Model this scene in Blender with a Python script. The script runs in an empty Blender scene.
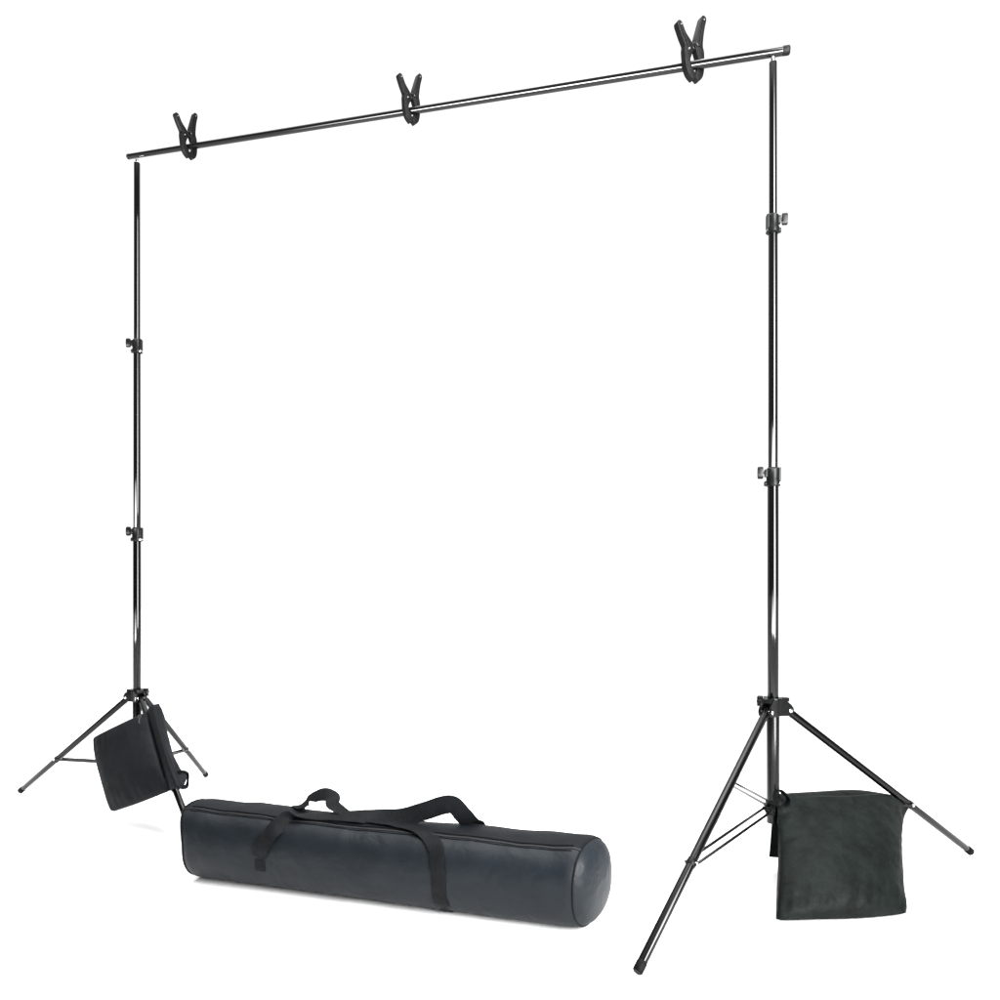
import bpy, bmesh, math, random
from mathutils import Vector, Matrix, noise

random.seed(7)
S = bpy.context.scene
C = S.collection
PI = math.pi
F, HZ, EYE = 750.0, 600.0, 0.9          # focal length (photo px), horizon row, eye height (m)
V = Vector


def at(x, y, Y):
    """world point seen at photo pixel (x, y) that stands Y metres away"""
    return V(((x - 500) * Y / F, Y, EYE - (y - HZ) * Y / F))


def ground(x, y):
    Y = EYE * F / (y - HZ)
    return V(((x - 500) * Y / F, Y, 0.0))


# ------------------------------------------------------------------ materials
def new_mat(name):
    m = bpy.data.materials.new(name)
    m.use_nodes = True
    nt = m.node_tree
    return m, nt, nt.nodes['Principled BSDF']


def paint(name, col, rough, spec, bump=0.0, scale=200, coat=0.0, rvar=0.0):
    m, nt, b = new_mat(name)
    b.inputs['Base Color'].default_value = (*col, 1)
    b.inputs['Roughness'].default_value = rough
    b.inputs['Specular IOR Level'].default_value = spec
    if coat:
        b.inputs['Coat Weight'].default_value = coat
        b.inputs['Coat Roughness'].default_value = 0.05
    tc = nt.nodes.new('ShaderNodeTexCoord')
    if bump:
        n = nt.nodes.new('ShaderNodeTexNoise')
        n.inputs['Scale'].default_value = scale
        n.inputs['Detail'].default_value = 3
        nt.links.new(tc.outputs['Object'], n.inputs['Vector'])
        bp = nt.nodes.new('ShaderNodeBump')
        bp.inputs['Strength'].default_value = bump
        bp.inputs['Distance'].default_value = 0.002
        nt.links.new(n.outputs['Fac'], bp.inputs['Height'])
        nt.links.new(bp.outputs['Normal'], b.inputs['Normal'])
    if rvar:
        n2 = nt.nodes.new('ShaderNodeTexNoise')
        n2.inputs['Scale'].default_value = 14
        n2.inputs['Detail'].default_value = 4
        nt.links.new(tc.outputs['Object'], n2.inputs['Vector'])
        mr = nt.nodes.new('ShaderNodeMapRange')
        mr.inputs['To Min'].default_value = max(0.02, rough - rvar)
        mr.inputs['To Max'].default_value = rough + rvar
        nt.links.new(n2.outputs['Fac'], mr.inputs['Value'])
        nt.links.new(mr.outputs['Result'], b.inputs['Roughness'])
    return m


def cloth(name, c0, c1, rough, spec, weave=900, wrinkle=0.25, wscale=9, weave_s=0.15, sheen=0.0, grain=0.6):
    """woven cloth: dust-mottled colour, fine weave and soft wrinkles in the bump"""
    m, nt, b = new_mat(name)
    N, L = nt.nodes.new, nt.links.new
    tc = N('ShaderNodeTexCoord')
    n = N('ShaderNodeTexNoise'); n.inputs['Scale'].default_value = wscale; n.inputs['Detail'].default_value = 12
    n.inputs['Roughness'].default_value = grain
    L(tc.outputs['Object'], n.inputs['Vector'])
    r = N('ShaderNodeValToRGB')
    r.color_ramp.elements[0].position = 0.35; r.color_ramp.elements[0].color = (*c0, 1)
    r.color_ramp.elements[1].position = 0.7; r.color_ramp.elements[1].color = (*c1, 1)
    L(n.outputs['Fac'], r.inputs['Fac'])
    L(r.outputs['Color'], b.inputs['Base Color'])
    b.inputs['Roughness'].default_value = rough
    b.inputs['Specular IOR Level'].default_value = spec
    if sheen:
        b.inputs['Sheen Weight'].default_value = sheen
        b.inputs['Sheen Roughness'].default_value = 0.4
    w = N('ShaderNodeTexNoise'); w.inputs['Scale'].default_value = weave; w.inputs['Detail'].default_value = 2
    L(tc.outputs['Object'], w.inputs['Vector'])
    b1 = N('ShaderNodeBump'); b1.inputs['Strength'].default_value = weave_s; b1.inputs['Distance'].default_value = 0.001
    L(w.outputs['Fac'], b1.inputs['Height'])
    k = N('ShaderNodeTexNoise'); k.inputs['Scale'].default_value = wscale * 1.7; k.inputs['Detail'].default_value = 5
    k.inputs['Distortion'].default_value = 0.6
    L(tc.outputs['Object'], k.inputs['Vector'])
    b2 = N('ShaderNodeBump'); b2.inputs['Strength'].default_value = wrinkle; b2.inputs['Distance'].default_value = 0.02
    L(k.outputs['Fac'], b2.inputs['Height'])
    L(b1.outputs['Normal'], b2.inputs['Normal'])
    L(b2.outputs['Normal'], b.inputs['Normal'])
    return m


M = {}
M['paint'] = paint('black_gloss_paint', (0.0012, 0.0012, 0.0013), 0.08, 0.33, rvar=0.025)
M['leg'] = paint('black_gloss_leg_paint', (0.0012, 0.0012, 0.0013), 0.12, 0.22, rvar=0.03)
M['satin'] = paint('black_satin_paint', (0.002, 0.0022, 0.002), 0.26, 0.2)
M['plastic'] = paint('black_moulded_plastic', (0.0018, 0.0019, 0.0020), 0.34, 0.11, bump=0.12, scale=300)
M['clamp'] = paint('charcoal_nylon_plastic', (0.0014, 0.0014, 0.0014), 0.40, 0.09, bump=0.35, scale=420)
M['rubber'] = paint('black_rubber', (0.0018, 0.0018, 0.0018), 0.55, 0.08, bump=0.1, scale=250)
M['steel'], _nt, _b = new_mat('zinc_steel')
_b.inputs['Base Color'].default_value = (0.75, 0.75, 0.76, 1)
_b.inputs['Metallic'].default_value = 1
_b.inputs['Roughness'].default_value = 0.22
M['gun'] = paint('dull_gunmetal', (0.05, 0.05, 0.05), 0.4, 0.3)
M['bag'] = cloth('navy_black_nylon', (0.0040, 0.0058, 0.0078), (0.0058, 0.0082, 0.0108), 0.50, 0.15, weave=1100, wrinkle=0.26, wscale=8, weave_s=0.12)
M['gusset'] = cloth('dark_gusset_nylon', (0.0034, 0.0044, 0.0057), (0.0050, 0.0062, 0.0078), 0.6, 0.08, weave=700, wrinkle=0.15, wscale=14, weave_s=0.3)
M['sand'] = cloth('green_black_canvas', (0.0010, 0.0015, 0.0014), (0.0062, 0.0088, 0.0080), 0.55, 0.06, weave=260, wrinkle=0.26, wscale=11, weave_s=0.6, grain=0.8)
M['sandgrey'] = cloth('charcoal_canvas', (0.0044, 0.0050, 0.0060), (0.0072, 0.0081, 0.0095), 0.6, 0.08, weave=700, wrinkle=0.2, wscale=8, weave_s=0.25)
M['web'] = cloth('black_webbing', (0.0028, 0.0033, 0.0039), (0.0046, 0.0054, 0.0063), 0.6, 0.08, weave=500, wrinkle=0.1, wscale=30, weave_s=0.6)
_nt = M['web'].node_tree
_w = _nt.nodes.new('ShaderNodeTexWave'); _w.inputs['Scale'].default_value = 70; _w.inputs['Distortion'].default_value = 1.5
_tc = _nt.nodes.new('ShaderNodeTexCoord'); _nt.links.new(_tc.outputs['Object'], _w.inputs['Vector'])
_bp = _nt.nodes.new('ShaderNodeBump'); _bp.inputs['Strength'].default_value = 0.5; _bp.inputs['Distance'].default_value = 0.001
_nt.links.new(_w.outputs['Fac'], _bp.inputs['Height'])
_pb = _nt.nodes['Principled BSDF']
_nt.links.new(_pb.inputs['Normal'].links[0].from_socket, _bp.inputs['Normal'])
_nt.links.new(_bp.outputs['Normal'], _pb.inputs['Normal'])
M['thread'] = paint('grey_piping', (0.010, 0.0105, 0.011), 0.6, 0.3, bump=0.3, scale=500)
M['zip'] = paint('black_zip_tape', (0.003, 0.003, 0.0036), 0.6, 0.08, bump=0.3, scale=800)
M['white'] = paint('white_tag_cloth', (0.75, 0.75, 0.75), 0.7, 0.2)


# ------------------------------------------------------------------ mesh helpers
def frame_of(d):
    d = d.normalized()
    ref = V((0, 0, 1)) if abs(d.z) < 0.95 else V((1, 0, 0))
    a = d.cross(ref).normalized()
    return a, a.cross(d).normalized()


def tube(bm, pts, rads, seg=24, caps=True, up=None):
    """swept round tube through pts; rads one number or one per point"""
    pts = [V(p) for p in pts]
    if not hasattr(rads, '__len__'):
        rads = [rads] * len(pts)
    rings = []
    a0 = None
    for i, p in enumerate(pts):
        d = (pts[min(i + 1, len(pts) - 1)] - pts[max(i - 1, 0)])
        a, b = frame_of(d)
        if a0 is not None:                   # carry the frame along
            dn = d.normalized()
            a = (a0 - dn * a0.dot(dn)).normalized()
            b = a.cross(dn).normalized()
        a0 = a
        rings.append([bm.verts.new(p + (a * math.cos(2 * PI * k / seg) + b * math.sin(2 * PI * k / seg)) * rads[i]) for k in range(seg)])
    for r0, r1 in zip(rings, rings[1:]):
        for k in range(seg):
            bm.faces.new((r0[k], r0[(k + 1) % seg], r1[(k + 1) % seg], r1[k]))
    if caps:
        bm.faces.new(rings[0][::-1])
        bm.faces.new(rings[-1])


def rod(bm, p0, p1, r, seg=24, bev=0.0, r1=None):
    """straight rod with softly rounded ends"""
    p0, p1 = V(p0), V(p1)
    r1 = r if r1 is None else r1
    d = (p1 - p0).normalized()
    if bev:
        tube(bm, [p0, p0 + d * bev * 0.3, p0 + d * bev, p1 - d * bev, p1 - d * bev * 0.3, p1],
             [r - bev, r - bev * 0.3, r, r1, r1 - bev * 0.3, r1 - bev], seg)
    else:
        tube(bm, [p0, p1], [r, r1], seg)


def box(bm, c, ax, ay, az, bev=0.0):
    """box with half-axis vectors ax, ay, az"""
    c, ax, ay, az = V(c), V(ax), V(ay), V(az)
    t = bmesh.new()
    vs = {}
    for i in (-1, 1):
        for j in (-1, 1):
            for k in (-1, 1):
                vs[i, j, k] = t.verts.new(c + ax * i + ay * j + az * k)
    for f in (((-1, -1, -1), (-1, 1, -1), (1, 1, -1), (1, -1, -1)), ((-1, -1, 1), (1, -1, 1), (1, 1, 1), (-1, 1, 1)),
              ((-1, -1, -1), (1, -1, -1), (1, -1, 1), (-1, -1, 1)), ((-1, 1, -1), (-1, 1, 1), (1, 1, 1), (1, 1, -1)),
              ((-1, -1, -1), (-1, -1, 1), (-1, 1, 1), (-1, 1, -1)), ((1, -1, -1), (1, 1, -1), (1, 1, 1), (1, -1, 1))):
        t.faces.new([vs[q] for q in f])
    if bev:
        bmesh.ops.bevel(t, geom=t.edges[:], offset=bev, segments=2, affect='EDGES', profile=0.7)
    merge(bm, t)


def merge(bm, t):
    me = bpy.data.meshes.new('tmp')
    t.to_mesh(me); t.free()
    bm.from_mesh(me)
    bpy.data.meshes.remove(me)


def slab(bm, outline, o, ex, ey, ez, h, bev=0.0):
    """flat outline (2-D points) in the plane o + ex, ey; half thickness h along ez"""
    t = bmesh.new()
    o, ex, ey, ez = V(o), V(ex), V(ey), V(ez)
    lo = [t.verts.new(o + ex * x + ey * y - ez * h) for x, y in outline]
    hi = [t.verts.new(o + ex * x + ey * y + ez * h) for x, y in outline]
    n = len(outline)
    t.faces.new(lo[::-1]); t.faces.new(hi)
    for i in range(n):
        t.faces.new((lo[i], lo[(i + 1) % n], hi[(i + 1) % n], hi[i]))
    bmesh.ops.recalc_face_normals(t, faces=t.faces[:])
    if bev:
        es = [e for e in t.edges if e.calc_face_angle(0) > 0.6]
        bmesh.ops.bevel(t, geom=es, offset=bev, segments=2, affect='EDGES', profile=0.7)
    merge(bm, t)


def catmull(pts, n):
    """smooth curve through pts (Vectors of any kind)"""
    P = [pts[0] * 2 - pts[1]] + list(pts) + [pts[-1] * 2 - pts[-2]]
    out = []
    for i in range(1, len(P) - 2):
        for k in range(n):
            t = k / n
            a, b, c, d = P[i - 1], P[i], P[i + 1], P[i + 2]
            out.append(0.5 * ((2 * b) + (c - a) * t + (2 * a - 5 * b + 4 * c - d) * t * t + (3 * b - a - 3 * c + d) * t ** 3))
    out.append(P[-2].copy())
    return out


def ribbon(bm, pts, across, width, thick=0.0028, n=8, across_seg=4):
    """webbing band along pts; across = one width direction per point"""
    P = catmull([V(p) for p in pts], n)
    A = catmull([V(a).normalized() for a in across], n)
    rows = []
    for i, (p, a) in enumerate(zip(P, A)):
        d = (P[min(i + 1, len(P) - 1)] - P[max(i - 1, 0)]).normalized()
        a = (a - d * a.dot(d)).normalized()
        nn = d.cross(a).normalized()
        p = p + nn * noise.noise(p * 22) * 0.004                 # limp webbing is never quite flat
        top, bot = [], []
        for k in range(across_seg + 1):
            q = (k / across_seg - 0.5)
            e = 1.0 if 0 < k < across_seg else 0.35
            top.append(bm.verts.new(p + a * q * width + nn * thick * 0.5 * e))
            bot.append(bm.verts.new(p + a * q * width - nn * thick * 0.5 * e))
        rows.append(top + bot[::-1])
    m = len(rows[0])
    for r0, r1 in zip(rows, rows[1:]):
        for k in range(m):
            bm.faces.new((r0[k], r0[(k + 1) % m], r1[(k + 1) % m], r1[k]))
    bm.faces.new(rows[0][::-1]); bm.faces.new(rows[-1])


def edge_curve(pts, n):
    """n + 1 points evenly spread along the smooth curve through pts"""
    if len(pts) == 2:
        return [pts[0].lerp(pts[1], i / n) for i in range(n + 1)]
    c = catmull(pts, 12)
    L = [0.0]
    for a, b in zip(c, c[1:]):
        L.append(L[-1] + (b - a).length)
    out, j = [], 0
    for i in range(n + 1):
        s = L[-1] * i / n
        while j < len(L) - 2 and L[j + 1] < s:
            j += 1
        f = (s - L[j]) / max(1e-9, L[j + 1] - L[j])
        out.append(c[j].lerp(c[j + 1], min(1, f)))
    return out


def pillow(bm, top, right, bottom, left, front, back, n=40, facing=V((0, -1, 0.2)), power=0.55, wr=0.004, seed=0, lump=None, pucker=0.0):
    """filled cloth bag: a patch between four border curves, puffed by front / back metres.
    top: left to right, right: top to bottom, bottom: left to right, left: top to bottom"""
    T, B = edge_curve(top, n), edge_curve(bottom, n)
    Lf, R = edge_curve(left, n), edge_curve(right, n)
    g = []
    for j in range(n + 1):
        v = j / n
        row = []
        for i in range(n + 1):
            u = i / n
            p = T[i] * (1 - v) + B[i] * v + Lf[j] * (1 - u) + R[j] * u
            p -= T[0] * (1 - u) * (1 - v) + T[n] * u * (1 - v) + B[0] * (1 - u) * v + B[n] * u * v
            row.append(p)
        g.append(row)
    fr, bk = {}, {}
    for j in range(n + 1):
        for i in range(n + 1):
            u, v = i / n, j / n
            du = g[j][min(n, i + 1)] - g[j][max(0, i - 1)]
            dv = g[min(n, j + 1)][i] - g[max(0, j - 1)][i]
            nn = du.cross(dv)
            nn = nn.normalized() if nn.length > 1e-9 else facing.normalized()
            if nn.dot(facing) < 0:
                nn.negate()
            prof = (max(0.0, 4 * u * (1 - u)) ** power) * (max(0.0, 4 * v * (1 - v)) ** power)
            if lump:
                prof *= lump(u, v)
            q = g[j][i]
            w = noise.noise(q * 9 + V((seed, 3, 1))) * wr * 1.6 + noise.noise(q * 26 + V((seed, 7, 2))) * wr * 0.7
            e = min(1.0, 10 * min(u, 1 - u, v, 1 - v))
            if pucker:                            # cloth gathered along the seams
                for dist, along, k in ((u, v, 1), (1 - u, v, 2), (v, u, 3), (1 - v, u, 4)):
                    ph = noise.noise(V((along * 11, k * 5.3, seed))) + 0.6 * noise.noise(V((along * 27, k * 9.1, seed)))
                    w += pucker * ph * min(1.0, dist * 14) * math.exp(-dist * 9)
            fr[i, j] = bm.verts.new(q + nn * (front * prof + w * e))
            if i in (0, n) or j in (0, n):
                bk[i, j] = fr[i, j]
            else:
                bk[i, j] = bm.verts.new(q - nn * (back * prof + 0.0015))
    for j in range(n):
        for i in range(n):
            bm.faces.new((fr[i, j], fr[i + 1, j], fr[i + 1, j + 1], fr[i, j + 1]))
            q = [bk[i, j], bk[i, j + 1], bk[i + 1, j + 1], bk[i + 1, j]]
            if len({id(x) for x in q}) == 4 and not all(x in (fr[i, j], fr[i + 1, j], fr[i + 1, j + 1], fr[i, j + 1]) for x in q):
                bm.faces.new(q)
    return fr


# ------------------------------------------------------------------ object helpers
def root_loc(o):
    p = V((0, 0, 0))
    while o is not None:
        p += o.location
        o = o.parent
    return p


def obj(name, bm, mat, parent=None, smooth=40, recalc=True):
    if parent is not None:
        bmesh.ops.translate(bm, verts=bm.verts, vec=-root_loc(parent))
    if recalc:
        bmesh.ops.recalc_face_normals(bm, faces=bm.faces[:])
    me = bpy.data.meshes.new(name)
    bm.to_mesh(me); bm.free()
    me.materials.append(mat)
    for p in me.polygons:
        p.use_smooth = True
    me.set_sharp_from_angle(angle=math.radians(smooth))
    o = bpy.data.objects.new(name, me)
    C.objects.link(o)
    o.parent = parent
    return o


def tag(o, label, cat, group=None):
    o['label'] = label
    o['category'] = cat
    if group:
        o['group'] = group
    return o


def thing(name, label, cat, loc, group=None):
    o = bpy.data.objects.new(name, None)
    C.objects.link(o)
    o.empty_display_size = 0.1
    o.location = loc
    return tag(o, label, cat, group)


# ------------------------------------------------------------------ floor
bm = bmesh.new()
N = 96
ctr = bm.verts.new((0, 0, 0))
prev = None
for r in (2, 5, 12, 30, 90):
    ring = [bm.verts.new((r * math.cos(2 * PI * k / N), r * math.sin(2 * PI * k / N), 0)) for k in range(N)]
    for k in range(N):
        if prev is None:
            bm.faces.new((ctr, ring[k], ring[(k + 1) % N]))
        else:
            bm.faces.new((prev[k], ring[k], ring[(k + 1) % N], prev[(k + 1) % N]))
    prev = ring
fm = paint('white_studio_floor', (0.95, 0.95, 0.95), 0.9, 0.0)
fl = obj('floor', bm, fm)
fl['kind'] = 'structure'

# ------------------------------------------------------------------ the two stands
NEAR = V((273 * 2.36 / F, 2.36, 0))
FAR = V((-363 * 3.184 / F, 3.184, 0))


def stand(base, label, zs, radii, feet, pivot_r, knobs, hub_knob, tj):
    """tripod stand: zs = brace collar, pivot, hub top, lower collar, upper collar, tube top"""
    zb, zp, zh, z1, z2, zt = zs
    rs, r0, r1, r2 = radii
    root = thing('backdrop_stand', label, 'light stand', base, 'backdrop stands carrying the crossbar')
    X, Y = base.x, base.y
    up = V((0, 0, 1))

    def on(z):
        return V((X, Y, z))
    # tubes
    bm = bmesh.new(); rod(bm, on(zb - 0.05), on(zp + 0.005), rs, 32, 0.002); obj('sleeve_tube', bm, M['satin'], root)
    bm = bmesh.new(); rod(bm, on(zp + 0.006), on(z1), r0, 32, 0.001); obj('lower_tube', bm, M['paint'], root)
    bm = bmesh.new(); rod(bm, on(z1 + 0.001), on(z2), r1, 32, 0.001); obj('middle_tube', bm, M['paint'], root)
    bm = bmesh.new(); rod(bm, on(z2 + 0.001), on(zt), r2, 32, 0.002); obj('upper_tube', bm, M['paint'], root)
    # bright stud between tube and crossbar
    bm = bmesh.new(); rod(bm, on(zt - 0.01), on(zt + 0.016), 0.0065, 20, 0.001); obj('stud', bm, M['steel'], root)
    # clamp collars with thumb knobs
    for z, ra, rb, ang in ((z1, r0, r1, knobs[0]), (z2, r1, r2, knobs[1])):
        d = V((math.cos(ang), math.sin(ang), 0)); s = V((-d.y, d.x, 0))
        bm = bmesh.new()
        tube(bm, [on(z - 0.036), on(z - 0.034), on(z - 0.020), on(z - 0.016), on(z + 0.016), on(z + 0.018), on(z + 0.022), on(z + 0.024)],
             [ra + 0.001, ra + 0.0055, ra + 0.0055, ra + 0.0035, ra + 0.0035, ra + 0.004, rb + 0.003, rb + 0.001], 32)
        box(bm, on(z + 0.006) + d * (ra + 0.003), d * 0.006, s * 0.009, up * 0.012, 0.003)       # boss for the screw
        box(bm, on(z - 0.005) - d * (ra + 0.0005), d * 0.006, s * 0.011, up * 0.028, 0.003)       # split lug on the back
        rod(bm, on(z - 0.027) + d * (ra + 0.001), on(z - 0.027) + d * (ra + 0.010), 0.008, 16, 0.002)
        col = obj('clamp_collar', bm, M['plastic'], root)
        bm = bmesh.new()
        c = on(z + 0.008)
        tube(bm, [c + d * (ra + 0.006), c + d * (ra + 0.012), c + d * (ra + 0.018)], [0.0055, 0.0042, 0.0050], 16)
        wing = []
        for k in range(28):                       # two-lobed wing seen edge on
            t = 2 * PI * k / 28
            w = 0.0072 + 0.0022 * abs(math.sin(t)) ** 2
            wing.append((w * math.cos(t), 0.0195 * math.sin(t) * (1 - 0.12 * abs(math.cos(t)))))
        slab(bm, wing, c + d * (ra + 0.0215), s * 1.15, up, d, 0.0085, 0.0035)
        obj('thumb_knob', bm, M['plastic'], col)
        bm = bmesh.new()
        rod(bm, on(z - 0.027) - d * (ra + 0.003) - s * 0.010, on(z - 0.027) - d * (ra + 0.003) + s * 0.013, 0.0042, 14, 0.001)
        obj('bolt', bm, M['steel'], col)
    # hub
    bm = bmesh.new()
    tube(bm, [on(zp - 0.012), on(zp - 0.010), on(zh - 0.006), on(zh - 0.004), on(zh), on(zh + 0.001)],
         [rs + 0.002, rs + 0.006, rs + 0.006, rs + 0.009, rs + 0.008, r0 + 0.001], 32)
    pivots = []
    for ft in feet:
        d = (ft - base); d.z = 0; d.normalize(); s = V((-d.y, d.x, 0))
        pv = on(zp) + d * pivot_r
        pivots.append((pv, d, s))
        hh = (zh - zp) * 0.55
        prof = [(0.0, -0.016), (pivot_r - 0.008, -0.016), (pivot_r + 0.006, -0.012), (pivot_r + 0.012, -0.002),
                (pivot_r + 0.011, 0.008), (pivot_r + 0.003, 0.018), (pivot_r - 0.02, zh - zp - 0.004), (0.0, zh - zp - 0.004)]
        for q in (-1, 1):
            slab(bm, prof, on(zp) + s * q * 0.0170, d, up, s, 0.0035, 0.0015)
        box(bm, on(zh - 0.006) + d * (pivot_r * 0.52), d * (pivot_r * 0.48), s * 0.0135, up * 0.006, 0.001)
    hub = obj('hub', bm, M['plastic'], root)
    for pv, d, s in pivots:
        bm = bmesh.new(); rod(bm, pv - s * 0.0225, pv + s * 0.0225, 0.0068, 18, 0.002)
        obj('rivet', bm, M['steel'], hub)
    d = V((math.cos(hub_knob), math.sin(hub_knob), 0)); s = V((-d.y, d.x, 0))
    bm = bmesh.new()
    c = on(zh - 0.012)
    tube(bm, [c + d * rs, c + d * (rs + 0.016)], [0.007, 0.006], 14)
    kn = [((0.0155 + 0.0025 * math.cos(6 * t)) * math.cos(t), (0.0155 + 0.0025 * math.cos(6 * t)) * math.sin(t)) for t in [2 * PI * k / 48 for k in range(48)]]
    slab(bm, kn, c + d * (rs + 0.020), s, up, d, 0.008, 0.003)
    obj('thumb_knob', bm, M['plastic'], hub)
    # legs
    joints = []
    for (pv, d, s), ft in zip(pivots, feet):
        end = V((ft.x, ft.y, 0.013))
        ax = (end - pv).normalized()
        a, b = s, ax.cross(s)
        bm = bmesh.new()
        rod(bm, pv - ax * 0.014, end - ax * 0.012, 0.0122, 28, 0.002)
        j = pv.lerp(end, tj)
        leg = obj('leg', bm, M['leg'], root)
        bm = bmesh.new()                          # collar and pin where the brace joins
        rod(bm, j - s * 0.019, j + s * 0.019, 0.0048, 14, 0.0012)
        obj('rivet', bm, M['steel'], leg)
        bm = bmesh.new()
        rod(bm, j - ax * 0.010, j + ax * 0.010, 0.0138, 28, 0.001)
        obj('sleeve_band', bm, M['plastic'], leg)
        bm = bmesh.new()
        tube(bm, [end - ax * 0.03, end - ax * 0.028, end - ax * 0.004, end - ax * 0.0006], [0.0124, 0.0132, 0.0130, 0.0105], 28)
        obj('rubber_tip', bm, M['rubber'], leg)
        joints.append((j, d, s))
    # sliding collar and braces
    bm = bmesh.new()
    tube(bm, [on(zb - 0.022), on(zb - 0.020), on(zb + 0.020), on(zb + 0.022)], [rs + 0.001, rs + 0.004, rs + 0.004, rs + 0.001], 32)
    for j, d, s in joints:
        for q in (-1, 1):
            slab(bm, [(0, -0.014), (rs + 0.014, -0.012), (rs + 0.021, -0.004), (rs + 0.021, 0.004), (rs + 0.014, 0.012), (0, 0.014)],
                 on(zb) + s * q * 0.0085, d, up, s, 0.0025, 0.001)
        rod(bm, on(zb) + d * (rs + 0.013) - s * 0.019, on(zb) + d * (rs + 0.013) + s * 0.019, 0.006, 14, 0.0015)
    obj('brace_collar', bm, M['plastic'], root)
    for j, d, s in joints:
        p0 = on(zb) + d * (rs + 0.013)
        ax = (j - p0); L = ax.length; ax.normalize(); n = s.cross(ax).normalized()
        bm = bmesh.new()
        for q in (-1, 1):
            box(bm, (p0 + j) / 2 + s * q * 0.0155, ax * (L / 2 + 0.006), s * 0.0014, n * 0.0042, 0.0008)
        obj('brace', bm, M['satin'], root)
    return root, pivots, joints


near_feet = [ground(637, 978), ground(971.5, 856), ground(716, 820)]
far_feet = [ground(20, 794), ground(206.5, 778), ground(198, 852)]
near, npv, njt = stand(NEAR, 'nearer taller-looking black tripod stand, a sandbag hung on its right leg brace',
                       (0.249, 0.552, 0.592, 1.293, 2.089, 2.592), (0.0192, 0.0168, 0.0143, 0.0120), near_feet, 0.052,
                       (math.radians(172), math.radians(-6)), math.radians(150), 0.64)
far, fpv, fjt = stand(FAR, 'farther black tripod stand behind the left end of the long carry bag',
                      (0.205, 0.486, 0.520, 1.184, 1.983, 2.755), (0.0168, 0.0155, 0.0142, 0.0125), far_feet, 0.046,
                      (math.radians(178), math.radians(184)), math.radians(10), 0.64)

# ------------------------------------------------------------------ crossbar
A0 = at(137, 155.3, FAR.y)
B0 = at(773, 52.6, NEAR.y)
bd = (B0 - A0)


def bar_at(px):
    """point of the bar axis seen in photo column px"""
    k = (px - 500) / F
    t = (k * A0.y - A0.x) / (bd.x - k * bd.y)
    return A0 + bd * t


pl, pr = bar_at(127.5), bar_at(790.5)
bdir = (pr - pl).normalized()
bm = bmesh.new()
rod(bm, pl + bdir * 0.012, pr - bdir * 0.022, 0.0112, 40, 0.0005, r1=0.0138)
bar = obj('crossbar', bm, M['paint'])
tag(bar, 'long black glossy crossbar spanning both stands, three clamps gripping it', 'crossbar')
for p, d, L, r in ((pl, 1, 0.012, 0.0114), (pr, -1, 0.022, 0.0142)):
    bm = bmesh.new()
    tube(bm, [p, p + bdir * d * 0.002, p + bdir * d * 0.005, p + bdir * d * (L - 0.001), p + bdir * d * L], [r * 0.55, r * 0.86, r, r, r * 0.97], 36)
    obj('end_cap', bm, M['rubber'], bar)

# ------------------------------------------------------------------ spring clamps
PX = 0.00327


def arm_outline(cl, hw, ux=1.32):
    """band of varying half width hw about a centre line (photo px of the near clamp, bar at 693, 66)"""
    P = [V(((x - 693) * ux, 66 - y, 0)) * PX for x, y in cl]
    W = [V((w, 0, 0)) * PX for w in hw]
    P, W = catmull(P, 6), catmull(W, 6)
    l, r = [], []
    for i, p in enumerate(P):
        d = (P[min(i + 1, len(P) - 1)] - P[max(i - 1, 0)]).normalized()
        n = V((-d.y, d.x, 0))
        l.append(p + n * W[i].x); r.append(p - n * W[i].x)
    d0 = (P[0] - P[1]).normalized(); n0 = V((-d0.y, d0.x, 0))
    tip = [P[0] + (n0 * -math.cos(t) * W[0].x * -1 + d0 * math.sin(t) * W[0].x) for t in (PI * 0.75, PI * 0.5, PI * 0.25)]
    pts = l + r[::-1] + [P[0] - n0 * W[0].x * 0.7 + d0 * W[0].x * 0.7, P[0] + d0 * W[0].x, P[0] + n0 * W[0].x * 0.7 + d0 * W[0].x * 0.7]
    # the arc above must run from r[0] to l[0]
    if (r[0] - (P[0] - n0 * W[0].x)).length > (r[0] - (P[0] + n0 * W[0].x)).length:
        pts = l + r[::-1] + [pts[-1], pts[-2], pts[-3]]
    return [(p.x, p.y) for p in pts], P


clamp_label = ['spring clamp on the crossbar nearest the taller-looking right stand, the largest of three',
               'spring clamp gripping the crossbar midway between the other two clamps',
               'spring clamp near the far left end of the crossbar, smallest looking of the three']


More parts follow.
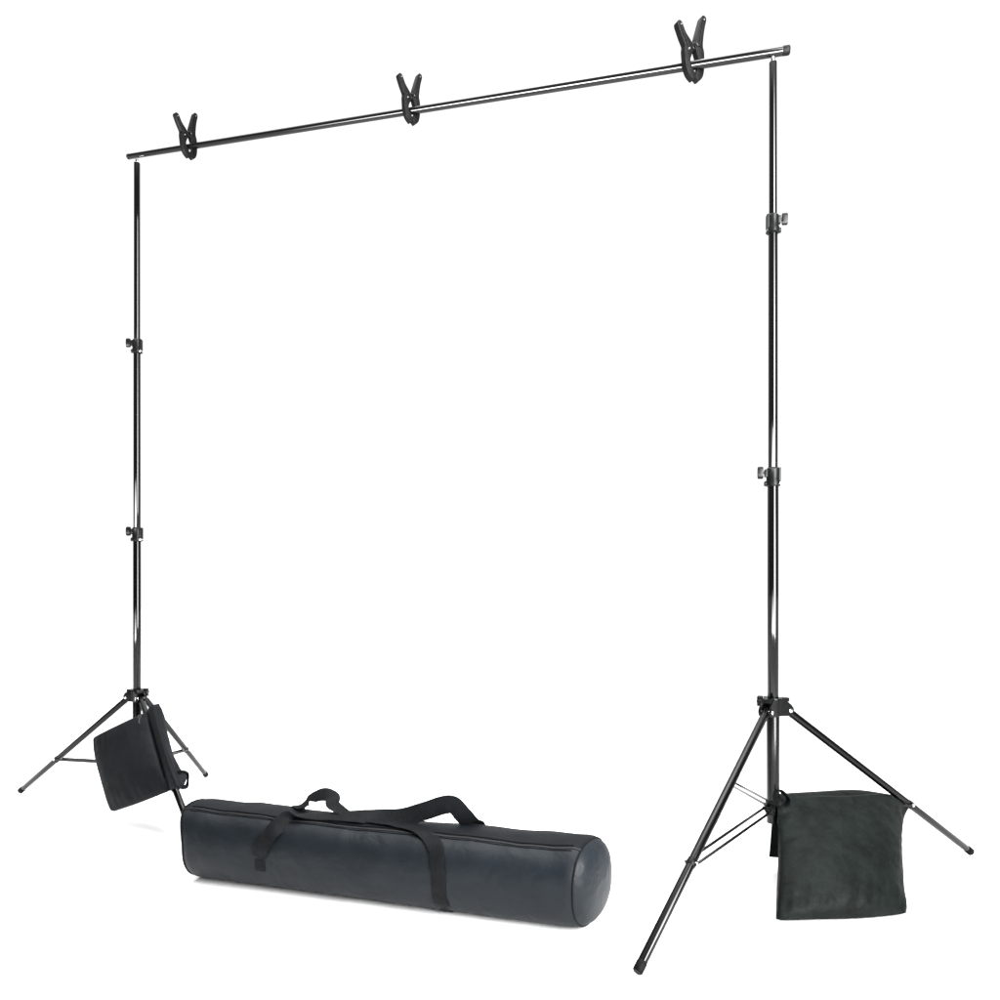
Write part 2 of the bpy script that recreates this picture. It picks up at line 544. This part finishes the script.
def make_clamp():
    root = thing('spring_clamp', clamp_label[0], 'clamp', (0, 0, 0), 'spring clamps on the crossbar')
    ex, ey, ez = V((1, 0, 0)), V((0, 0, 1)), V((0, 1, 0))
    L_cl = [(680.3, 31), (683.4, 40), (687.8, 49), (687.2, 55.5), (686.4, 62), (686.6, 68), (689.0, 75), (692.6, 80.5)]
    R_cl = [(703.6, 18), (700.6, 30), (697.8, 45), (698.8, 53), (699.6, 61), (699.4, 68), (697.2, 75), (694.4, 80.5)]
    hw = [3.3, 3.7, 5.2, 5.0, 3.6, 3.4, 4.2, 2.8]
    hh = [3.3, 3.8, 5.0, 5.0, 3.6, 3.4, 4.2, 2.8]
    for cl, w, sgn in ((L_cl, hw, -1), (R_cl, hh, 1)):
        out, P = arm_outline(cl, w)
        bm = bmesh.new()
        slab(bm, out, (0, 0, 0), ex, ey, ez, 0.0105, 0.0036)
        # moulded web on both faces of the handle and raised bosses
        a, b = P[1], P[14]
        for q in (-1, 1):
            c = (a + b) / 2
            d = (b - a); hl = d.length / 2; d.normalize(); n = V((-d.y, d.x, 0))
            box(bm, V((c.x, q * 0.0115, c.y)), V((d.x, 0, d.y)) * hl, V((n.x, 0, n.y)) * 0.0048, V((0, 0.0022, 0)), 0.0015)
        arm = obj('clamp_arm', bm, M['clamp'], root)
        bm = bmesh.new()                         # bright pin heads seen at the handle tip and the pivot
        bm.free()
        for idx, rr in ((1, 0.0024),) + (((16, 0.0028),) if sgn < 0 else ()):
            bm = bmesh.new()
            p = P[idx]
            rod(bm, (p.x, -0.0148, p.y), (p.x, 0.0148, p.y), rr, 12, 0.0005)
            obj('pin', bm, M['gun'], arm)
        # swivelling jaw pad at the tip
        bm = bmesh.new()
        p = P[-6]
        box(bm, (p.x - sgn * 0.0075, 0, p.y + 0.004), V((sgn * 0.35, 0, 1)).normalized() * 0.016, V((1, 0, -sgn * 0.35)).normalized() * 0.0030, V((0, 0.0095, 0)), 0.0015)
        obj('jaw_pad', bm, M['rubber'], root)
    # coil spring between the arms at the pivot
    bm = bmesh.new()
    pts = []
    for k in range(81):
        t = k / 80
        pts.append(V((0.0015 + 0.0095 * math.cos(2 * PI * 5 * t), -0.0155 + 0.031 * t, 0.055 + 0.0095 * math.sin(2 * PI * 5 * t))))
    tube(bm, pts, 0.0016, 8)
    obj('spring', bm, M['satin'], root)
    return root


def copy_tree(o, parent=None):
    c = o.copy(); C.objects.link(c); c.parent = parent
    for ch in list(o.children):
        copy_tree(ch, c)
    return c


clamp = make_clamp()
for i, (px, yaw, sc, roll) in enumerate(((693, 26, 1.0, -3), (411, 44, 0.90, -2), (188.5, 58, 0.90, -5))):
    c = clamp if i == 0 else copy_tree(clamp)
    c.location = bar_at(px)
    c.rotation_euler = (0, math.radians(roll), math.radians(yaw))
    c.scale = (sc, sc, sc)
    c['label'] = clamp_label[i]

# ------------------------------------------------------------------ carry bag
BL, BR = V((-0.965, 2.47, 0)), V((0.250, 2.082, 0))
bax = (BR - BL); BLEN = bax.length; bax.normalize()
bn = V((bax.y, -bax.x, 0)).normalized()
if bn.y > 0:
    bn.negate()
RB = 0.121


def sect(th):
    """cross-section of the bag, th = 0 toward the viewer, 90 on top"""
    c, s = math.cos(th), math.sin(th)
    e = 2.0 / 2.35
    x = math.copysign(abs(c) ** e, c) * RB
    z = math.copysign(abs(s) ** e, s) * RB
    if s > 0:
        z *= 0.98
    return x, z + RB


def bag_pt(s, deg, off=0.0):
    th = math.radians(deg)
    x, z = sect(th)
    # soft ends and a slight sag along the length
    k = 1.0
    e = min(s, 1 - s) * BLEN
    if e < 0.03:
        k = 1 - 0.06 * (1 - e / 0.03) ** 2
    x *= k; z = RB + (z - RB) * k
    sag = -0.008 * math.sin(PI * s) * max(0, math.sin(th))
    skew = -0.05 * max(0.0, math.sin(th)) ** 1.5 * max(0.0, 1 - s / 0.2) ** 2      # the slack far end leans out at the top
    skew -= 0.22 * x * max(0.0, (s - 0.8) / 0.2) ** 2                                   # near end panel sits a little askew, facing the room
    p = BL + bax * (s * BLEN + skew) + bn * x + V((0, 0, z + sag))
    nrm = (bn * math.cos(th) + V((0, 0, math.sin(th)))).normalized()
    w = noise.noise(p * 4.5) * 0.008 + noise.noise(p * 13 + V((4, 0, 0))) * 0.0035
    if -10 < deg < SEAM_F:                        # cloth gathered under the front seam
        g = max(0.0, (deg + 10) / 73)
        w += 0.0032 * g * (1 - g ** 8) * (noise.noise(V((s * 34, deg * 0.012, 5))) + 0.6 * noise.noise(V((s * 80, deg * 0.02, 9))))
    ends = min(1.0, e / 0.05)
    low = min(1.0, max(0.0, p.z / 0.05))
    return p + nrm * (off + w * ends * low)


SEAM_F, SEAM_B = 63, 120
bag = thing('carry_bag', 'long dark navy cylindrical carry bag with webbing handles lying on the floor', 'carry bag', ((BL + BR) / 2))


def bag_patch(bm, d0, d1, ns=90, nt=40, off=0.0):
    rows = [[bm.verts.new(bag_pt(i / ns, d0 + (d1 - d0) * k / nt, off)) for k in range(nt + 1)] for i in range(ns + 1)]
    for r0, r1 in zip(rows, rows[1:]):
        for k in range(nt):
            bm.faces.new((r0[k], r0[k + 1], r1[k + 1], r1[k]))


bm = bmesh.new(); bag_patch(bm, SEAM_B - 360, SEAM_F, nt=64); body = obj('body', bm, M['bag'], bag, recalc=False)
bm = bmesh.new(); bag_patch(bm, SEAM_F, SEAM_B, nt=16); gus = obj('gusset', bm, M['gusset'], bag, recalc=False)
for sd, mm in ((SEAM_F, 'thread'), (SEAM_B, 'thread')):
    bm = bmesh.new()
    tube(bm, [bag_pt(i / 80, sd - 0.6 + 0.5 * math.sin(i * 0.9), 0.0012) for i in range(81)], 0.0024, 8)
    obj('piping', bm, M[mm], bag)
bm = bmesh.new()
tube(bm, [bag_pt(0.02 + 0.96 * i / 80, 68, 0.001) for i in range(81)], 0.0022, 8)
tube(bm, [bag_pt(0.02 + 0.96 * i / 80, 58.5, 0.0006) for i in range(81)], 0.0016, 8)
obj('zipper', bm, M['zip'], gus)
for end in (0, 1):
    bm = bmesh.new()
    rings = []
    NR, NA = 14, 72
    sgn = 1 if end else -1
    for r in range(NR + 1):
        q = 1 - r / NR
        ring = []
        for k in range(NA):
            p = bag_pt(end, 360 * k / NA)
            c = (BR if end else BL) + V((0, 0, RB))
            d = c + (p - c) * q + bax * sgn * (0.040 if end else 0.010) * max(0, 1 - q ** 2.6) ** 0.55
            d += bax * noise.noise(d * 9) * 0.004 * (1 - q)
            ring.append(bm.verts.new(d))
            if r == NR:
                break
        rings.append(ring)
    for r0, r1 in zip(rings, rings[1:]):
        for k in range(NA):
            if len(r1) == 1:
                bm.faces.new((r0[k], r0[(k + 1) % NA], r1[0]))
            else:
                bm.faces.new((r0[k], r0[(k + 1) % NA], r1[(k + 1) % NA], r1[k]))
    cap = obj('end_panel', bm, M['bag'], bag)
    bm = bmesh.new()
    pts = [bag_pt(end, 360 * k / 90, 0.001) for k in range(91)]
    tube(bm, pts, 0.0026, 8, caps=False)
    obj('piping', bm, M['zip'], cap)


def bag_s(px, deg):
    """position along the bag whose surface at angle deg is seen in photo column px"""
    lo, hi = 0.0, 1.0
    for _ in range(40):
        mid = (lo + hi) / 2
        p = bag_pt(mid, deg)
        if 500 + F * p.x / p.y < px:
            lo = mid
        else:
            hi = mid
    return lo


def topY(px):
    p = bag_pt(bag_s(px, 90), 90)
    return p.y


up = V((0, 0, 1))
# front-left strap that climbs over the top, lies along it and rises in a loop at the right
s1 = bag_s(263, 8)
pts = [bag_pt(bag_s(259, 0), 0, 0.001), bag_pt(bag_s(262, 12), 12, 0.004), bag_pt(bag_s(270, 30), 30, 0.007), bag_pt(bag_s(281, 50), 50, 0.008),
       bag_pt(bag_s(300, 72), 72, 0.009), bag_pt(bag_s(335, 80), 80, 0.010), bag_pt(bag_s(368, 84), 84, 0.014),
       at(398, 818, topY(398)), at(425, 811, topY(425) + 0.01), at(444, 805, topY(448) + 0.015), at(454, 805.5, topY(461) + 0.02), at(463, 815, topY(474) + 0.03), bag_pt(bag_s(470, 106), 106, 0.006), bag_pt(bag_s(477, 130), 130, 0.004), bag_pt(bag_s(488, 190), 190, 0.003)]
ac = [bax, bax, bax + up * 0.2, bax + bn * -0.5, bn * -1 + bax * 0.5, bn * -1 + up * 0.2, bn * -0.8 + up * 0.5, up - bn * 0.4, up, up, up + bax * 0.35, up * 0.9 + bax * 0.7, up * 0.5 + bax, bax, bax]
ac = [a if a.dot(bax + up * 0.6 - bn * 0.6) > 0 else -a for a in ac]
bm = bmesh.new(); ribbon(bm, pts, ac, 0.054, 0.005); obj('handle', bm, M['web'], bag, smooth=60)
# back-left loop that pops up, then lies along the top and runs down the front at the right
pts = [bag_pt(bag_s(297, 185), 185, 0.003), bag_pt(bag_s(297, 140), 140, 0.004), bag_pt(bag_s(299, 110), 110, 0.006), at(304, 804, topY(304) + 0.02), at(313, 797.5, topY(313) + 0.02), at(324, 794.5, topY(324) + 0.015),
       at(333, 797.5, topY(333) + 0.005), at(333.5, 805, topY(333) - 0.005), bag_pt(bag_s(352, 88), 88, 0.005), bag_pt(bag_s(385, 80), 80, 0.004), bag_pt(bag_s(408, 74), 74, 0.006),
       bag_pt(bag_s(426, 62), 62, 0.006), bag_pt(bag_s(436, 40), 40, 0.004), bag_pt(bag_s(438, 10), 10, 0.003), bag_pt(bag_s(440, -25), -25, 0.003), bag_pt(bag_s(447, -60), -60, 0.003)]
ac = [bax, bax, bax * 0.8 - bn * 0.3, up * 0.7 - bn * 0.5 + bax * 0.5, up * 0.8 - bn * 0.7, up * 0.8 - bn * 0.7, -bn + up * 0.5 + bax * 0.6, -bn + bax * 0.8, -bn + bax * 0.2, -bn, -bn + bax * 0.6, bax - bn * 0.4, bax, bax, bax, bax]
bm = bmesh.new(); ribbon(bm, pts, ac, 0.044, 0.004); obj('handle', bm, M['web'], bag, smooth=60)
# strap patches stitched down under the handles
for px, d0, d1 in ((260, -17, -2),):
    bm = bmesh.new()
    ss = bag_s(px, d1)
    ribbon(bm, [bag_pt(ss, d0 + (d1 - d0) * k / 6, 0.002) for k in range(7)], [bax] * 7, 0.036)
    obj('strap', bm, M['web'], bag, smooth=60)
bm = bmesh.new()
c = at(312, 804, topY(312) - 0.01)
box(bm, c, bax * 0.010, V((0, 0.003, 0.001)), up * 0.006, 0.001)
obj('label_tag', bm, M['white'], bag)

# ------------------------------------------------------------------ sandbag on the near stand
sb = thing('sandbag', 'green-black double sandbag slung on the nearer stand, beside the navy bag end', 'sandbag',
           at(840, 860, 2.3) * 1.0, 'sandbags weighing down the stands')
sb.location.z = 0


def flo(x, y, dz=0.0):
    """point at photo pixel standing dz above the floor"""
    Y = (EYE - dz) * F / (y - HZ)
    return at(x, y, Y)


top = [at(777, 799, 2.335), at(800, 796, 2.37), at(845, 795.5, 2.42), at(886, 794.5, 2.50), at(909, 807, 2.555)]
right = [top[-1], at(902, 824, 2.46), at(899.5, 850, 2.36), at(902, 885, 2.24), flo(907, 905, 0.02), flo(906, 913, 0.012)]
bottom = [flo(776, 919, 0.012), flo(784, 920.3, 0.012), flo(815, 919.5, 0.012), flo(865, 917.5, 0.012), flo(898, 914.5, 0.012), flo(906, 913, 0.012)]
left = [top[0], at(778, 825, 2.30), at(778, 860, 2.22), at(776.5, 895, 2.14), bottom[0]]
bm = bmesh.new()
pillow(bm, top, right, bottom, left, 0.075, 0.035, n=56, facing=V((0, -1, 0.6)), power=0.5, wr=0.0035, seed=3,
       lump=lambda u, v: 0.55 + 0.5 * v, pucker=0.016)
obj('pouch', bm, M['sand'], sb, smooth=80)
top2 = [at(771, 800, 2.43), at(800, 797, 2.46), at(845, 796, 2.50), at(886, 798, 2.56)]
bot2 = [at(769, 857, 2.47), at(800, 859, 2.50), at(845, 860, 2.53), at(880, 860, 2.56)]
bm = bmesh.new()
pillow(bm, top2, [top2[-1], at(882, 830, 2.57), bot2[-1]], bot2, [top2[0], at(772, 815, 2.44), at(770, 845, 2.46), bot2[0]], 0.02, 0.05, n=28, facing=V((0, -1, 0.2)), wr=0.003, seed=9)
obj('pouch', bm, M['sand'], sb, smooth=80)
# saddle band over the brace, zip along the top edge, knotted carrying loop
bm = bmesh.new()
ax = [at(780, 800, 2.36), at(820, 797.5, 2.41), at(862, 795.5, 2.47), at(894, 799.5, 2.535)]
rows = []
for p in catmull(ax, 8):
    rows.append([p + V((0, 0.07, -0.02)), p + V((0, 0.045, 0.008)), p + V((0, 0.015, 0.012)), p + V((0, -0.012, 0.002)), p + V((0, -0.03, -0.02))])
vr = [[bm.verts.new(q) for q in r] for r in rows]
for r0, r1 in zip(vr, vr[1:]):
    for k in range(4):
        bm.faces.new((r0[k], r1[k], r1[k + 1], r0[k + 1]))
sd = obj('saddle_panel', bm, M['sand'], sb, smooth=80)
mo = sd.modifiers.new('thickness', 'SOLIDIFY'); mo.thickness = 0.004
bm = bmesh.new()
tube(bm, catmull([at(786, 808, 2.330), at(800, 805, 2.352), at(845, 803, 2.405), at(880, 803, 2.465), at(899, 809, 2.51)], 8), 0.0025, 8)
obj('zipper', bm, M['zip'], sb)
bm = bmesh.new()
ribbon(bm, [at(775, 806, 2.34), at(774.5, 797, 2.335), at(777, 791, 2.33), at(783, 792, 2.32), at(788, 799, 2.315), at(785, 806, 2.305), at(778, 805, 2.31), at(776, 799, 2.32)],
       [V((0.3, -1, 0.1)), V((0.5, -1, 0.2)), V((0.4, -1, 0.3)), V((0.2, -1, 0.4)), V((0.1, -1, 0.1)), V((0.3, -1, 0)), V((0.4, -1, 0.2)), V((0.4, -1, 0.2))], 0.026, n=6)
obj('strap', bm, M['web'], sb, smooth=60)

# ------------------------------------------------------------------ sandbag on the far stand
sf = thing('sandbag', 'flat charcoal zipped sandbag slung askew over a leg of the farther stand', 'sandbag',
           at(135, 760, 3.0), 'sandbags weighing down the stands')
sf.location.z = 0
P0, P1 = fpv[2][0], far_feet[2]


def fleg(t):
    return P0.lerp(P1, t)


TL, TR = at(93, 739, 3.10), at(147, 711.5, 3.06)
BRc, BLc = at(169.5, 791, 2.83), at(113, 811, 2.96)
bm = bmesh.new()
pillow(bm, [TL, at(97, 735.5, 3.095), at(120, 724, 3.07), TR], [TR, at(154.5, 738, 2.985), at(162, 764, 2.905), BRc],
       [BLc, at(117, 810.5, 2.945), at(142, 802, 2.885), BRc], [TL, at(96.5, 758, 3.06), at(104, 785, 3.00), at(110, 807, 2.965), BLc],
       0.034, 0.02, n=44, facing=V((-0.1, -1, 0.1)), power=0.42, wr=0.0025, seed=21, pucker=0.008)
obj('pouch', bm, M['sandgrey'], sf, smooth=80)
# top panel with zip, between the pouches, lying over the leg
e0 = edge_curve([TR, at(154.5, 738, 2.985), at(162, 764, 2.905), BRc], 24)
e1 = edge_curve([at(155.5, 705, 3.05), at(163, 735, 2.95), at(172, 765, 2.85), at(181.5, 788, 2.78)], 24)
bm = bmesh.new()
vr = []
for a, b in zip(e0, e1):
    row = []
    for k in range(7):
        u = k / 6
        q = a.lerp(b, u) + V((0.2, -1, 0.5)).normalized() * (0.020 * math.sin(PI * u) + (0.004 if k in (2, 4) else 0))
        row.append(bm.verts.new(q))
    vr.append(row)
for r0, r1 in zip(vr, vr[1:]):
    for k in range(6):
        bm.faces.new((r0[k], r1[k], r1[k + 1], r0[k + 1]))
gp = obj('top_panel', bm, M['sandgrey'], sf, smooth=80)
mo = gp.modifiers.new('thickness', 'SOLIDIFY'); mo.thickness = 0.003
bm = bmesh.new()
tube(bm, [a.lerp(b, 0.1) + V((0.2, -1, 0.5)).normalized() * 0.006 for a, b in zip(e0, e1)], 0.003, 8)
obj('zipper', bm, M['zip'], gp)
bm = bmesh.new()
tube(bm, [a.lerp(b, 0.72) + V((0.2, -1, 0.5)).normalized() * 0.016 for a, b in zip(e0, e1)], 0.004, 8)
obj('piping', bm, M['zip'], gp)
# the second pouch on the other side, seen edge on
o0 = [at(152, 705, 3.10), at(160, 735, 3.03), at(169, 765, 2.95), at(178, 789, 2.87)]
o1 = [at(159, 703.5, 3.16), at(165, 718, 3.14), at(166.5, 733, 3.11), at(172, 752, 3.06), at(180, 768, 3.0), at(188, 776, 2.96)]
bm = bmesh.new()
pillow(bm, [o0[0], o1[0]], o1, [o0[-1], at(183, 787, 2.91), o1[-1]], o0, 0.012, 0.05, n=28, facing=V((0.5, -1, 0.3)), wr=0.003, seed=31, pucker=0.010)
obj('pouch', bm, M['sandgrey'], sf, smooth=80)
bm = bmesh.new()
lp = [at(178, 773, 2.90), at(183, 771.5, 2.90), at(187.5, 774, 2.91), at(188, 780, 2.91), at(186, 786, 2.90), at(180, 787, 2.87)]
lc = at(182, 780, 2.90)
ribbon(bm, lp, [p - lc + V((0, -0.03, 0)) for p in lp], 0.020, 0.004, n=6)
obj('strap', bm, M['web'], sf, smooth=60)
# zip pull ring
bm = bmesh.new()
c = at(139.5, 716.5, 3.0)
pts = [c + V((math.cos(t) * 0.006, 0, math.sin(t) * 0.006)) for t in [2 * PI * k / 24 for k in range(25)]]
tube(bm, pts, 0.0010, 8, caps=False)
tube(bm, [c + V((0.001, 0, -0.007)), c + V((-0.002, -0.002, -0.018)), c + V((0.002, -0.002, -0.028))], [0.0010, 0.0016, 0.0010], 8)
obj('zip_pull', bm, M['gun'], sf)

# ------------------------------------------------------------------ light
W = bpy.data.worlds.new('World')
S.world = W
W.use_nodes = True
nt = W.node_tree
bg = nt.nodes['Background']
tc = nt.nodes.new('ShaderNodeTexCoord')
sx = nt.nodes.new('ShaderNodeSeparateXYZ')
nt.links.new(tc.outputs['Generated'], sx.inputs[0])
mr = nt.nodes.new('ShaderNodeMapRange')
mr.interpolation_type = 'SMOOTHSTEP'
mr.inputs['From Min'].default_value = 0.0
mr.inputs['From Max'].default_value = 0.45
mr.inputs['To Min'].default_value = 0.05
mr.inputs['To Max'].default_value = 1.12
nt.links.new(sx.outputs['Y'], mr.inputs['Value'])
mz = nt.nodes.new('ShaderNodeMapRange')           # overhead brightness added to the world to keep the floor white
mz.interpolation_type = 'SMOOTHSTEP'
mz.inputs['From Min'].default_value = 0.70
mz.inputs['From Max'].default_value = 0.84
mz.inputs['To Min'].default_value = 0.0
mz.inputs['To Max'].default_value = 2.2
nt.links.new(sx.outputs['Z'], mz.inputs['Value'])
ad = nt.nodes.new('ShaderNodeMath'); ad.operation = 'ADD'
nt.links.new(mr.outputs['Result'], ad.inputs[0])
nt.links.new(mz.outputs['Result'], ad.inputs[1])
nt.links.new(ad.outputs[0], bg.inputs['Strength'])
bg.inputs['Color'].default_value = (1, 1, 1, 1)


def area(name, loc, target, w, h, power, spread=180, col=(1, 1, 1)):
    l = bpy.data.lights.new(name, 'AREA')
    l.shape = 'RECTANGLE'; l.size = w; l.size_y = h; l.energy = power; l.color = col
    l.spread = math.radians(spread)
    o = bpy.data.objects.new(name, l)
    C.objects.link(o)
    o.location = loc
    o.rotation_euler = (V(target) - V(loc)).to_track_quat('-Z', 'Y').to_euler()
    return o


def power_for(L, w, h):
    return L * PI * w * h


# strip softbox front right for the bright line along the upright tubes
area('strip_softbox', (1.45, 0.45, 2.8), (0.0, 3.0, 2.8), 0.95, 4.8, power_for(28, 0.95, 4.8), spread=105)
# long low softbox parallel to the crossbar for the line along its underside
lb = V((-2.65, -0.50, 0.70))
area('long_softbox', lb, lb + V((0.323, 0.946, 0.92)), 8.6, 1.5, power_for(34, 8.6, 1.5), spread=88)

# added overhead fill, narrow beam straight down, bleaching shadows off the floor
area('overhead_fill', (-0.1, 2.6, 6.5), (-0.1, 2.6, 0), 6.5, 5.0, 130, spread=55)

# ------------------------------------------------------------------ camera
cam = bpy.data.cameras.new('camera')
cam.sensor_width = 36
cam.lens = 36 * F / 1000
cam.shift_y = (HZ - 500) / 1000
cam.clip_start = 0.02
cam.clip_end = 500
co = bpy.data.objects.new('camera', cam)
C.objects.link(co)
co.location = (0, 0, EYE)
co.rotation_euler = (PI / 2, 0, 0)
S.camera = co
S.view_settings.view_transform = 'Standard'
S.view_settings.look = 'None'
S.view_settings.exposure = 0
S.view_settings.gamma = 1
S.view_settings.use_curve_mapping = False
S.cycles.use_denoising = True
S.cycles.max_bounces = 6
